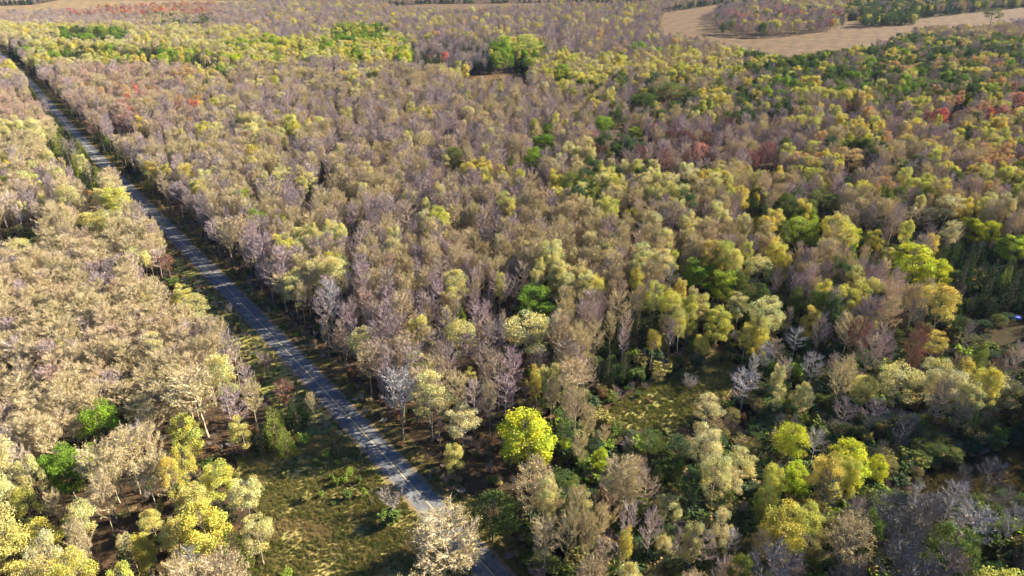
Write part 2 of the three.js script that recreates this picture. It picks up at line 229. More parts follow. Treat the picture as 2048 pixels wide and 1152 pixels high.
const FORMS = {
  bare: [11, 12, 13, 14, 15].map((s, i) => deciduous(s, { limbs: 18, subs: 7, twigs: 11, width: 0.046, thick: 1.5, clear: 0.34 + 0.04 * (i % 3), rad: [5, 4.6, 5, 4.2, 5][i], peak: [0.58, 0.5, 0.62, 0.55, 0.5][i], rise: [0.9, 0.7, 1.05, 0.8, 0.6][i] })),
  sparse: [21, 22, 23, 24, 25].map((s, i) => deciduous(s, { limbs: 18, subs: 7, twigs: 14, width: 0.05, leaves: [1900, 2600, 1300, 2200, 1600][i], leafSize: 0.2, clear: 0.32 + 0.05 * (i % 2), rad: 5, peak: [0.58, 0.52, 0.62, 0.55, 0.6][i], rise: 1.0 })),
  full: [31, 32, 33, 34, 35].map((s, i) => deciduous(s, { limbs: 14, subs: 4, twigs: 2, lobes: [58, 66, 60, 52, 70][i], perLobe: 150, leafSize: 0.3, lobeR: [1.3, 1.15, 1.25, 1.4, 1.1][i], clear: 0.13, rad: 4.6, peak: [0.45, 0.5, 0.4, 0.52, 0.46][i], rise: 0.75 })),
  airy: [41, 42, 43, 44].map((s, i) => deciduous(s, { limbs: 15, subs: 5, twigs: 3, lobes: [52, 46, 60, 50][i], perLobe: 125, leafSize: 0.25, lobeR: 1.05, clear: 0.28, rad: 4.8, peak: 0.56, rise: 1.0 })),
  fluff: [26, 27].map((s, i) => deciduous(s, { limbs: 26, subs: 9, twigs: 15, width: 0.048, leaves: 2600, leafSize: 0.16, clear: 0.2 + 0.1 * i, rad: 5, peak: 0.56, rise: 1.0 })),
  slim: [51, 52, 53].map((s) => deciduous(s, { limbs: 15, subs: 4, twigs: 2, lobes: 60, perLobe: 70, leafSize: 0.38, lobeR: 1.5, clear: 0.42, rad: 4.2, peak: 0.5, rise: 0.7, trunkR: 0.3 })),
  cedar: [61, 62, 63].map((s, i) => conifer(s, { n: 2700, power: [0.62, 0.75, 0.55][i] })),
  spruce: [71, 72].map((s) => conifer(s, { n: 1700, power: 0.95, tiers: 9, base: 0.06 })),
  shrub: [81, 82, 83].map((s) => bush(s, true)),
  brush: [91, 92].map((s) => bush(s, false)),
};
for (const k in FORMS) FORMS[k] = FORMS[k].map((f) => {
  const trunk = f.trunk.build(true), branch = f.branch.p.length ? f.branch.build(false) : null, crown = f.crown.p.length ? f.crown.build(false) : null;
  const wood = new Geo(); for (const part of [f.trunk, f.branch]) { const at = wood.p.length / 3; for (let i = 0; i < part.p.length; i++) { wood.p.push(part.p[i]); wood.c.push(part.c[i]); } for (const i of part.i) wood.i.push(i + at); }
  const head = branch && crown ? mergeGeometries([branch, crown], true) : branch ?? crown;
  return { trunk, branch, crown, head, wood: wood.build(false) };
});
// leaf and bark colours of each kind of tree, several shades each
const KIND = {
  bare: { forms: ['bare'], bark: [[0.44, 0.365, 0.335], [0.4, 0.315, 0.315], [0.46, 0.375, 0.29], [0.31, 0.255, 0.25]], leaf: [[0.3, 0.2, 0.1]], look: ['bare grey tree', 'bare mauve grey tree', 'bare tan grey tree', 'bare dark grey tree'], name: 'bare_tree' },
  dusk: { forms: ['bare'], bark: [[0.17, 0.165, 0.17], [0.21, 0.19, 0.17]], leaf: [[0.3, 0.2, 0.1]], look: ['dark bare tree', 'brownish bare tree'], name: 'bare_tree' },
  dead: { forms: ['bare'], bark: [[0.47, 0.45, 0.43], [0.4, 0.38, 0.38]], leaf: [[0.3, 0.2, 0.1]], look: ['bare whitish tree', 'bare pale grey tree'], name: 'bare_tree' },
  tan: { forms: ['sparse', 'fluff'], bark: [[0.48, 0.4, 0.27]], leaf: [[0.5, 0.4, 0.16], [0.52, 0.43, 0.2], [0.41, 0.36, 0.12], [0.5, 0.36, 0.2], [0.53, 0.46, 0.19]], look: ['tan thin leaved tree', 'beige thin leaved tree', 'olive tan thin leaved tree', 'pinkish tan thin leaved tree', 'pale straw thin leaved tree'], name: 'tan_tree' },
  peach: { forms: ['sparse'], bark: [[0.44, 0.35, 0.29]], leaf: [[0.48, 0.32, 0.2], [0.48, 0.28, 0.19], [0.46, 0.34, 0.19]], look: ['peach thin leaved tree', 'salmon thin leaved tree', 'apricot thin leaved tree'], name: 'orange_tree' },
  yellow: { forms: ['airy', 'full'], bark: [[0.3, 0.26, 0.2]], leaf: [[0.5, 0.45, 0.085], [0.5, 0.46, 0.14], [0.53, 0.43, 0.1], [0.43, 0.43, 0.09]], look: ['yellow leafy tree', 'pale yellow leafy tree', 'golden leafy tree', 'greenish yellow leafy tree'], name: 'yellow_tree' },
  pale: { forms: ['airy'], bark: [[0.36, 0.31, 0.25]], leaf: [[0.5, 0.46, 0.18], [0.5, 0.44, 0.21], [0.51, 0.48, 0.19]], look: ['pale yellow airy tree', 'cream yellow airy tree', 'straw yellow airy tree'], name: 'yellow_tree' },
  bright: { forms: ['full'], bark: [[0.28, 0.24, 0.17]], leaf: [[0.46, 0.48, 0.035], [0.38, 0.46, 0.035]], look: ['brilliant yellow tree', 'brilliant lime yellow tree'], name: 'yellow_tree' },
  lime: { forms: ['full'], bark: [[0.25, 0.21, 0.16]], leaf: [[0.2, 0.31, 0.025], [0.27, 0.34, 0.035], [0.15, 0.26, 0.025]], look: ['lime green tree', 'yellow green tree', 'fresh green tree'], name: 'green_tree' },
  olive: { forms: ['full', 'airy'], bark: [[0.22, 0.19, 0.15]], leaf: [[0.09, 0.13, 0.025], [0.15, 0.18, 0.035], [0.06, 0.105, 0.035]], look: ['olive green tree', 'light olive tree', 'dull green tree'], name: 'green_tree' },
  red: { forms: ['airy', 'sparse'], bark: [[0.28, 0.2, 0.18]], leaf: [[0.5, 0.15, 0.1], [0.5, 0.24, 0.18], [0.42, 0.18, 0.15]], look: ['red maple tree', 'salmon red tree', 'dull red tree'], name: 'red_tree' },
  orange: { forms: ['airy'], bark: [[0.3, 0.23, 0.18]], leaf: [[0.48, 0.3, 0.12], [0.46, 0.33, 0.14], [0.42, 0.26, 0.13]], look: ['orange tree', 'golden orange tree', 'russet orange tree'], name: 'orange_tree' },
  russet: { forms: ['sparse'], bark: [[0.24, 0.16, 0.13]], leaf: [[0.22, 0.075, 0.045], [0.26, 0.1, 0.055]], look: ['russet tree', 'rusty brown tree'], name: 'red_tree' },
  poplar: { forms: ['slim'], bark: [[0.5, 0.46, 0.4]], leaf: [[0.48, 0.4, 0.07], [0.44, 0.4, 0.11]], look: ['slim yellow poplar', 'slim pale yellow poplar'], name: 'poplar_tree' },
  cedar: { forms: ['cedar'], bark: [[0.16, 0.11, 0.08]], leaf: [[0.03, 0.055, 0.014], [0.02, 0.038, 0.014], [0.17, 0.21, 0.035]], look: ['dark green cedar', 'blackish green cedar', 'olive green cedar'], name: 'cedar_tree', category: 'cedar' },
  spruce: { forms: ['spruce'], bark: [[0.16, 0.11, 0.08]], leaf: [[0.025, 0.045, 0.014], [0.022, 0.042, 0.022]], look: ['dark pointed spruce', 'bluish pointed spruce'], name: 'spruce_tree', category: 'spruce' },
  shrub: { forms: ['shrub'], bark: [[0.24, 0.19, 0.14]], leaf: [[0.2, 0.28, 0.035], [0.28, 0.25, 0.07], [0.1, 0.15, 0.03], [0.3, 0.22, 0.1], [0.24, 0.12, 0.06]], look: ['lime green shrub', 'yellowish shrub', 'dark green shrub', 'tan shrub', 'russet shrub'], name: 'shrub', category: 'shrub' },
  thicket: { forms: ['shrub', 'airy'], bark: [[0.2, 0.17, 0.14]], leaf: [[0.07, 0.11, 0.025], [0.12, 0.15, 0.03], [0.05, 0.085, 0.035], [0.17, 0.15, 0.05]], look: ['dark green thicket'], name: 'shrub', category: 'shrub' },
  brush: { forms: ['brush'], bark: [[0.27, 0.22, 0.2], [0.34, 0.3, 0.27], [0.22, 0.16, 0.13]], leaf: [[0.3, 0.2, 0.1]], look: ['bare twiggy shrub', 'pale twiggy shrub', 'brown twiggy shrub'], name: 'shrub', category: 'shrub' },
};
const LEAFY = { transmission: 0.22, thickness: 0, roughness: 1, specularIntensity: 0.2, vertexColors: true, side: THREE.DoubleSide };
const leafMat = (rgb) => new THREE.MeshPhysicalMaterial({ color: new THREE.Color().setRGB(...rgb), ...LEAFY });
const barkMat = (rgb) => M(rgb, { vertexColors: true, side: THREE.DoubleSide });
const whiteLeaf = leafMat([1, 1, 1]), whiteBark = barkMat([1, 1, 1]);
for (const k in KIND) { const d = KIND[k]; d.leafM = d.leaf.map(leafMat); d.barkM = d.bark.map(barkMat); d.protos = d.forms.flatMap((f) => FORMS[f]); }

const all = [];                                                   // every tree and shrub: landmarks first, then the fill
function add(type, shade, form, x, z, w, h, extra = {}) { all.push({ type, shade, form, x, z, w, h, turn: R() * 6.283, y: 0, ...extra }); return all[all.length - 1]; }
// landmarks: [pixel x, y of the crown's middle, crown width, crown height, kind, shade, label]
const CLEAR = { cedar: 0.3, spruce: 0.8, shrub: 0.1, brush: 0.1, poplar: 7, bare: 3.5, dead: 3.5 };
const LANDMARKS = [
  [205, 846, 66, 80, 'lime', 0, 'small lime green tree amid the beige left wood'],
  [132, 940, 72, 95, 'lime', 2, 'taller fresh green tree close to the left edge'],
  [182, 922, 48, 62, 'lime', 1, 'yellow green poplar touching the fresh green tree'],
  [268, 832, 26, 32, 'lime', 1, 'tiny lime green tree in the left wood'],
  [398, 800, 100, 125, 'tan', 4, 'broad pale yellow maple at the left wood edge'],
  [445, 770, 55, 110, 'pale', 2, 'straw yellow tree on the left wood edge above the maple'],
  [478, 868, 38, 60, 'yellow', 1, 'small yellow tree on the left wood corner by the meadow'],
  [375, 870, 60, 70, 'yellow', 3, 'greenish yellow tree under the broad pale maple'],
  [412, 1072, 84, 130, 'yellow', 0, 'biggest bright yellow tree at the bottom left'],
  [352, 1085, 60, 90, 'yellow', 1, 'pale yellow tree left against the biggest bright yellow tree'],
  [388, 1000, 62, 60, 'yellow', 1, 'yellow tree behind the biggest bright yellow tree'],
  [432, 962, 62, 62, 'yellow', 3, 'greenish yellow tree at the top of the bottom left cluster'],
  [492, 1000, 60, 78, 'pale', 2, 'yellow tree leaning over the meadow edge'],
  [516, 1075, 62, 85, 'pale', 0, 'lower yellow tree leaning over the meadow edge'],
  [470, 1105, 60, 120, 'cedar', 2, 'olive green cedar below the bottom left yellow trees'],
  [440, 1022, 52, 60, 'cedar', 1, 'blackish cedar tucked between the bottom left yellow trees'],
  [265, 1110, 80, 80, 'cedar', 1, 'dark cedar at the bottom edge of the left wood'],
  [30, 1095, 80, 90, 'yellow', 1, 'yellow tree in the bottom left corner'],
  [84, 1078, 62, 72, 'yellow', 0, 'second yellow tree beside the bottom left corner'],
  [144, 1052, 38, 38, 'yellow', 1, 'small round yellow tree near the bottom left corner'],
  [305, 1045, 44, 48, 'yellow', 1, 'small yellow tree left of the bottom left cluster'],
  [250, 1095, 36, 50, 'pale', 1, 'cream tree in front of the bottom edge cedar'],
  [548, 850, 52, 92, 'cedar', 2, 'tall olive cedar at the head of the meadow'],
  [570, 880, 40, 60, 'cedar', 2, 'lower olive cedar in front of the tall olive cedar'],
  [520, 872, 40, 70, 'cedar', 1, 'dark cedar left of the tall olive cedar'],
  [590, 822, 50, 66, 'cedar', 0, 'dark green cedar behind the tall olive cedar'],
  [568, 785, 42, 52, 'russet', 1, 'russet tree behind the roadside cedars'],
  [624, 806, 20, 46, 'tan', 4, 'slim straw tree between cedars and road'],
  [505, 805, 40, 90, 'tan', 2, 'olive tan tree left of the roadside cedars'],
  [610, 880, 26, 22, 'shrub', 0, 'lime shrub at the foot of the roadside cedars'],
  [470, 730, 40, 80, 'bare', 2, 'slim bare tree on the dark verge left of the road'],
  [530, 720, 34, 60, 'brush', 0, 'twiggy shrub on the verge above the roadside cedars'],
  [885, 1095, 146, 140, 'tan', 2, 'large straw coloured tree leaning across the road bottom'],
  [785, 1000, 56, 60, 'brush', 1, 'pale twiggy shrub at the roadside below the meadow'],
  [782, 1035, 40, 40, 'shrub', 2, 'dark shrub at the foot of the pale roadside shrub'],
  [690, 958, 15, 22, 'shrub', 0, 'brightest lime shrub in the meadow shrub patch'],
  [674, 965, 13, 20, 'shrub', 0, 'lime shrub left in the meadow shrub patch'],
  [700, 945, 16, 20, 'shrub', 0, 'upper lime shrub in the meadow shrub patch'],
  [662, 955, 12, 16, 'shrub', 2, 'darker shrub in the meadow shrub patch'],
  [716, 960, 13, 18, 'shrub', 2, 'dark green shrub nearest the road in the patch'],
  [652, 912, 14, 16, 'shrub', 0, 'lime shrub in the upper meadow'],
  [676, 924, 10, 12, 'shrub', 0, 'small lime shrub in the upper meadow near the road'],
  [632, 922, 12, 12, 'shrub', 2, 'low dark shrub in the upper meadow'],
  [572, 950, 14, 12, 'shrub', 1, 'yellowish shrub alone in the middle of the meadow'],
  [615, 996, 18, 18, 'shrub', 1, 'yellowish shrub in the lower meadow'],
  [643, 988, 10, 16, 'shrub', 0, 'slim lime shrub in the lower meadow'],
  [728, 985, 12, 20, 'shrub', 0, 'lime shrub in the lower meadow close to the road'],
  [695, 990, 22, 22, 'shrub', 2, 'wide dark shrub below the meadow shrub patch'],
  [575, 1148, 24, 14, 'shrub', 0, 'lime shrub at the bottom of the meadow'],
  [346, 566, 26, 22, 'shrub', 2, 'green shrub on the verge beside the left wood'],
  [364, 594, 38, 40, 'yellow', 1, 'small pale yellow tree jutting from the left wood'],
  [336, 530, 36, 40, 'russet', 1, 'rusty brown tree on the verge left of the road'],
  [190, 445, 50, 40, 'yellow', 1, 'round yellow tree at the top of the left wood'],
  [238, 408, 44, 62, 'yellow', 3, 'greenish yellow tree at the roadside bend of the left wood'],
  [205, 410, 40, 55, 'pale', 0, 'pale yellow tree left of the roadside greenish tree'],
  [40, 470, 66, 44, 'cedar', 0, 'dark cedar low among the birches at the left edge'],
  [75, 478, 36, 34, 'cedar', 2, 'olive cedar beside the left edge dark cedar'],
  [118, 285, 34, 46, 'cedar', 2, 'olive cedar at the upper end of the roadside cedar row'],
  [134, 308, 34, 48, 'cedar', 0, 'second cedar of the roadside cedar row'],
  [158, 325, 34, 56, 'cedar', 2, 'middle olive cedar of the roadside cedar row'],
  [178, 352, 36, 56, 'cedar', 0, 'fourth cedar of the roadside cedar row'],
  [198, 372, 34, 46, 'cedar', 2, 'last cedar of the roadside cedar row'],
  [196, 268, 12, 22, 'cedar', 0, 'small cedar right of the far road'],
  [206, 288, 22, 32, 'cedar', 0, 'cedar right of the road above the gravel entrance'],
  [178, 248, 18, 16, 'orange', 0, 'small orange tree right of the far road'],
  [182, 262, 18, 18, 'red', 2, 'dull red tree in front of the small orange tree'],
  [245, 247, 34, 30, 'red', 1, 'salmon red tree right of the far road'],
  [282, 252, 24, 34, 'yellow', 2, 'golden tree right of the salmon red tree'],
  [910, 322, 38, 46, 'olive', 1, 'round olive tree in the upper parcel'],
  [1063, 318, 32, 44, 'lime', 0, 'lime green tree below the parcel corner'],
  [1020, 325, 15, 18, 'lime', 1, 'tiny lime tree left of the parcel corner limes'],
  [1085, 284, 42, 30, 'lime', 2, 'fresh green tree just under the parcel corner'],
  [1096, 262, 24, 26, 'lime', 2, 'upper fresh green tree just under the parcel corner'],
  [1068, 612, 78, 66, 'lime', 2, 'vivid green tree at the centre of the parcel'],
  [1055, 675, 98, 80, 'pale', 0, 'broad pale yellow tree in front of the vivid green tree'],
  [998, 575, 26, 54, 'poplar', 1, 'slim pale poplar left of the vivid green tree'],
  [921, 634, 20, 34, 'lime', 1, 'little yellow green tree left of the slim pale poplar'],
  [1306, 680, 28, 38, 'poplar', 0, 'little yellow tree on a thin white trunk'],
  [1394, 553, 66, 52, 'lime', 0, 'lime green tree above the yellow stand'],
  [1452, 572, 50, 56, 'lime', 1, 'yellow green tree at the top of the yellow stand'],
  [1400, 622, 40, 60, 'yellow', 1, 'pale yellow tree on the left of the yellow stand'],
  [1436, 650, 52, 60, 'yellow', 3, 'greenish yellow tree in the middle of the yellow stand'],
  [1478, 620, 46, 60, 'pale', 0, 'pale tree on the right of the yellow stand'],
  [1510, 545, 56, 56, 'pale', 2, 'straw yellow tree behind the yellow stand'],
  [1362, 650, 28, 60, 'poplar', 1, 'pale slim poplar left of the yellow stand'],
  [1404, 690, 26, 40, 'yellow', 0, 'small yellow tree in front of the yellow stand'],
  [1550, 648, 30, 36, 'pale', 1, 'cream tree on the edge of the dark hollow'],
  [1218, 735, 30, 80, 'spruce', 0, 'dark spruce at the left end of the clearing'],
  [1198, 745, 24, 60, 'spruce', 0, 'second dark spruce at the left end of the clearing'],
  [1275, 660, 46, 70, 'cedar', 1, 'blackish cedar behind the thin white trunk'],
  [1312, 742, 16, 28, 'cedar', 2, 'small cedar at the clearing edge under the little yellow tree'],
  [1340, 735, 16, 30, 'cedar', 2, 'second small cedar at the clearing edge'],
  [1410, 690, 18, 36, 'cedar', 2, 'green cedar at the upper clearing edge'],
  [1455, 705, 24, 44, 'cedar', 0, 'green cedar at the right end of the clearing'],
  [1380, 765, 40, 34, 'brush', 1, 'pale twiggy shrub in the middle of the clearing'],
  [1415, 820, 52, 56, 'pale', 1, 'cream tree in front of the clearing'],
  [1490, 775, 60, 70, 'dead', 1, 'pale grey bare tree at the right end of the clearing'],
  [1075, 768, 26, 60, 'poplar', 0, 'slim yellow poplar in the lower middle'],
  [940, 752, 24, 28, 'yellow', 1, 'small yellow tree in the lower middle'],
  [1058, 876, 108, 78, 'bright', 0, 'big lime yellow tree at the lower middle'],
  [1132, 892, 26, 26, 'bright', 1, 'small lime yellow tree right of the big lime yellow tree'],
  [925, 850, 66, 70, 'pale', 1, 'cream tree left of the big lime yellow tree'],
  [908, 912, 40, 50, 'yellow', 1, 'pale yellow tree near the road left of the big lime tree'],
  [800, 800, 70, 130, 'dead', 1, 'tall pale limbed bare tree on the right roadside'],
  [660, 610, 52, 90, 'dead', 1, 'pale bare tree on the right roadside farther up'],
  [1202, 916, 34, 36, 'bright', 1, 'round lime yellow tree below the clearing'],
  [1300, 890, 54, 50, 'olive', 0, 'olive tree below the clearing'],
  [1352, 900, 50, 46, 'olive', 2, 'dull green tree right of the olive tree below the clearing'],
  [1262, 905, 40, 40, 'cedar', 0, 'dark cedar left of the olive tree below the clearing'],
  [1250, 1095, 26, 74, 'poplar', 0, 'slim yellow poplar at the bottom middle'],
  [1335, 1018, 52, 58, 'pale', 0, 'pale yellow tree at the bottom right of the middle'],
  [1325, 1090, 32, 38, 'pale', 1, 'small cream tree at the bottom right of the middle'],
  [985, 1030, 90, 80, 'olive', 0, 'dark green tree right of the road bottom'],
  [1700, 932, 76, 82, 'bright', 0, 'brilliant yellow tree at the lower right'],
  [1752, 940, 36, 54, 'bright', 0, 'brilliant small yellow tree touching the brilliant one'],
  [1584, 882, 58, 66, 'bright', 0, 'bright yellow tree left of the brilliant one'],
  [1590, 958, 56, 62, 'bright', 1, 'lime yellow tree in front of the bright yellow tree'],
  [1608, 1055, 64, 92, 'yellow', 3, 'greenish yellow tree near the bottom right'],
  [1490, 930, 60, 54, 'pale', 0, 'pale yellow tree left of the lower right brilliant trees'],
  [1462, 965, 48, 54, 'pale', 1, 'cream tree left of the lime yellow tree'],
  [1632, 885, 42, 56, 'dead', 1, 'grey bare tree between the two bright yellow trees'],
  [1730, 782, 56, 54, 'yellow', 1, 'pale yellow tree on the right above the dark shade'],
  [1795, 775, 84, 76, 'pale', 0, 'wide pale yellow tree on the right above the dark shade'],
  [1745, 830, 60, 70, 'bare', 3, 'dark bare tree in the shade on the right'],
  [1688, 830, 50, 70, 'bare', 3, 'dark grey bare tree left in the shade'],
  [1828, 535, 76, 74, 'bright', 0, 'glowing yellow tree in front of the dark cedars'],
  [1872, 550, 48, 56, 'bright', 0, 'right half glowing yellow tree before the dark cedars'],
  [1778, 510, 32, 26, 'yellow', 1, 'round pale yellow tree left of the glowing tree'],
  [1708, 475, 36, 42, 'bright', 1, 'lime yellow tree up left of the glowing tree'],
  [1745, 482, 34, 36, 'yellow', 0, 'yellow tree right beside the lime yellow tree'],
  [1880, 622, 66, 90, 'yellow', 2, 'golden tree under the glowing yellow tree'],
  [1870, 690, 40, 50, 'yellow', 2, 'lower golden tree under the glowing yellow tree'],
  [1944, 455, 42, 40, 'bright', 0, 'bright yellow tree above the dark cedars'],
  [1982, 466, 34, 42, 'bright', 0, 'second bright yellow tree above the dark cedars'],
  [2026, 496, 58, 44, 'bright', 1, 'lime yellow tree at the right edge above the cedars'],
  [1890, 425, 54, 64, 'pale', 1, 'wide cream tree behind the bright yellow pair'],
  [1832, 436, 60, 44, 'tan', 4, 'straw tree left of the wide cream tree'],
  [1642, 408, 54, 48, 'olive', 1, 'light olive tree right of the boundary'],
  [1602, 465, 66, 50, 'lime', 1, 'yellow green tree below the light olive tree'],
  [1502, 418, 34, 40, 'olive', 0, 'olive tree left of the light olive tree'],
  [1532, 314, 36, 52, 'red', 0, 'brightest red maple on the right'],
  [1505, 322, 26, 40, 'red', 2, 'dull red tree left of the brightest red maple'],
  [1326, 332, 36, 66, 'red', 1, 'salmon red tree in the dark bare wood'],
  [1700, 322, 50, 46, 'orange', 1, 'golden orange tree on the right'],
  [1884, 238, 26, 36, 'red', 0, 'red maple at the upper right'],
  [1852, 238, 24, 24, 'red', 2, 'dull red tree left of the upper right red maple'],
  [1908, 205, 24, 24, 'red', 1, 'salmon red tree above the upper right red maple'],
  [1692, 220, 20, 24, 'red', 0, 'small red maple at the upper middle right'],
  [2035, 205, 28, 34, 'red', 1, 'salmon red tree at the right edge'],
  [1792, 648, 36, 56, 'russet', 0, 'russet tree left of the lower golden tree'],
  [1845, 672, 32, 52, 'russet', 0, 'dark russet tree beside the lower golden tree'],
  [1592, 680, 44, 48, 'dead', 0, 'whitish bare tree on the right below the dark hollow'],
  [1530, 712, 42, 54, 'dead', 1, 'bare pale tree left of the whitish bare tree'],
  [1950, 1060, 90, 100, 'dead', 1, 'large grey bare tree near the bottom right corner'],
  [1460, 1085, 44, 56, 'dead', 0, 'whitish bare tree near the bottom'],
  [2000, 790, 70, 60, 'pale', 1, 'cream tree near the right edge'],
  [1812, 880, 20, 36, 'cedar', 2, 'small green cedar alone in the dark shade'],
  [1928, 555, 40, 80, 'cedar', 1, 'dark cedar right of the glowing yellow tree'],
  [1985, 560, 50, 90, 'cedar', 1, 'big dark cedar on the right'],
  [2030, 580, 50, 90, 'cedar', 1, 'big dark cedar at the right edge'],
  [1945, 615, 36, 50, 'cedar', 0, 'lower dark cedar below the cedar group on the right'],
  [1956, 512, 40, 60, 'cedar', 1, 'dark cedar under the bright yellow pair'],
  [1332, 190, 60, 42, 'olive', 1, 'wide light olive tree in the upper right middle'],
  [1282, 206, 50, 38, 'olive', 0, 'olive tree left of the wide light olive tree'],
  [1212, 252, 40, 34, 'lime', 0, 'lime tree right of the parcel corner'],
  [1272, 266, 30, 20, 'lime', 1, 'small yellow green tree right of the parcel corner lime'],
  [1122, 150, 32, 40, 'lime', 1, 'yellow green tree at the small far meadow'],
  [1008, 108, 34, 46, 'lime', 0, 'lime tree at the back of the small far meadow'],
  [1055, 98, 48, 46, 'yellow', 3, 'greenish yellow tree behind the small far meadow'],
  [1276, 102, 30, 32, 'lime', 0, 'far lime tree in the upper middle'],
  [1314, 107, 24, 20, 'lime', 0, 'smaller far lime tree in the upper middle'],
  [890, 120, 16, 26, 'red', 0, 'pointed red maple in the far middle'],
  [870, 104, 12, 26, 'red', 1, 'slim salmon tree behind the pointed red maple'],
  [858, 120, 12, 18, 'red', 0, 'small red maple left of the pointed red maple'],
  [1985, 33, 34, 26, 'olive', 1, 'lone round tree standing in the far hay field'],
  [2028, 52, 50, 30, 'bare', 1, 'mauve bare tree at the right edge of the hay field'],
  [2005, 96, 36, 24, 'lime', 1, 'yellow green tree at the right edge near the hay field'],
];
for (const [px, py, w, h, type, shade, label] of LANDMARKS) {
  const clear = CLEAR[type] ?? 3; let hc = 8, g, wm, hm;
  for (let i = 0; i < 3; i++) { g = ground(px, py, hc); wm = w * g.t / FOC; hm = h * g.t / FOC * (type === 'shrub' || type === 'brush' ? 0.95 : 1.12); hc = clear + hm / 2; }
  const small = type === 'shrub' || type === 'brush', lone = label.startsWith('lone');
  add(type, shade, label.startsWith('large straw') ? 5 : Math.floor(hash2(px, py) * 97), g.x, g.z, wm * 1.06, hm + (small ? 0.1 : lone ? 4 : clear), { label, mark: true, px, py });
}
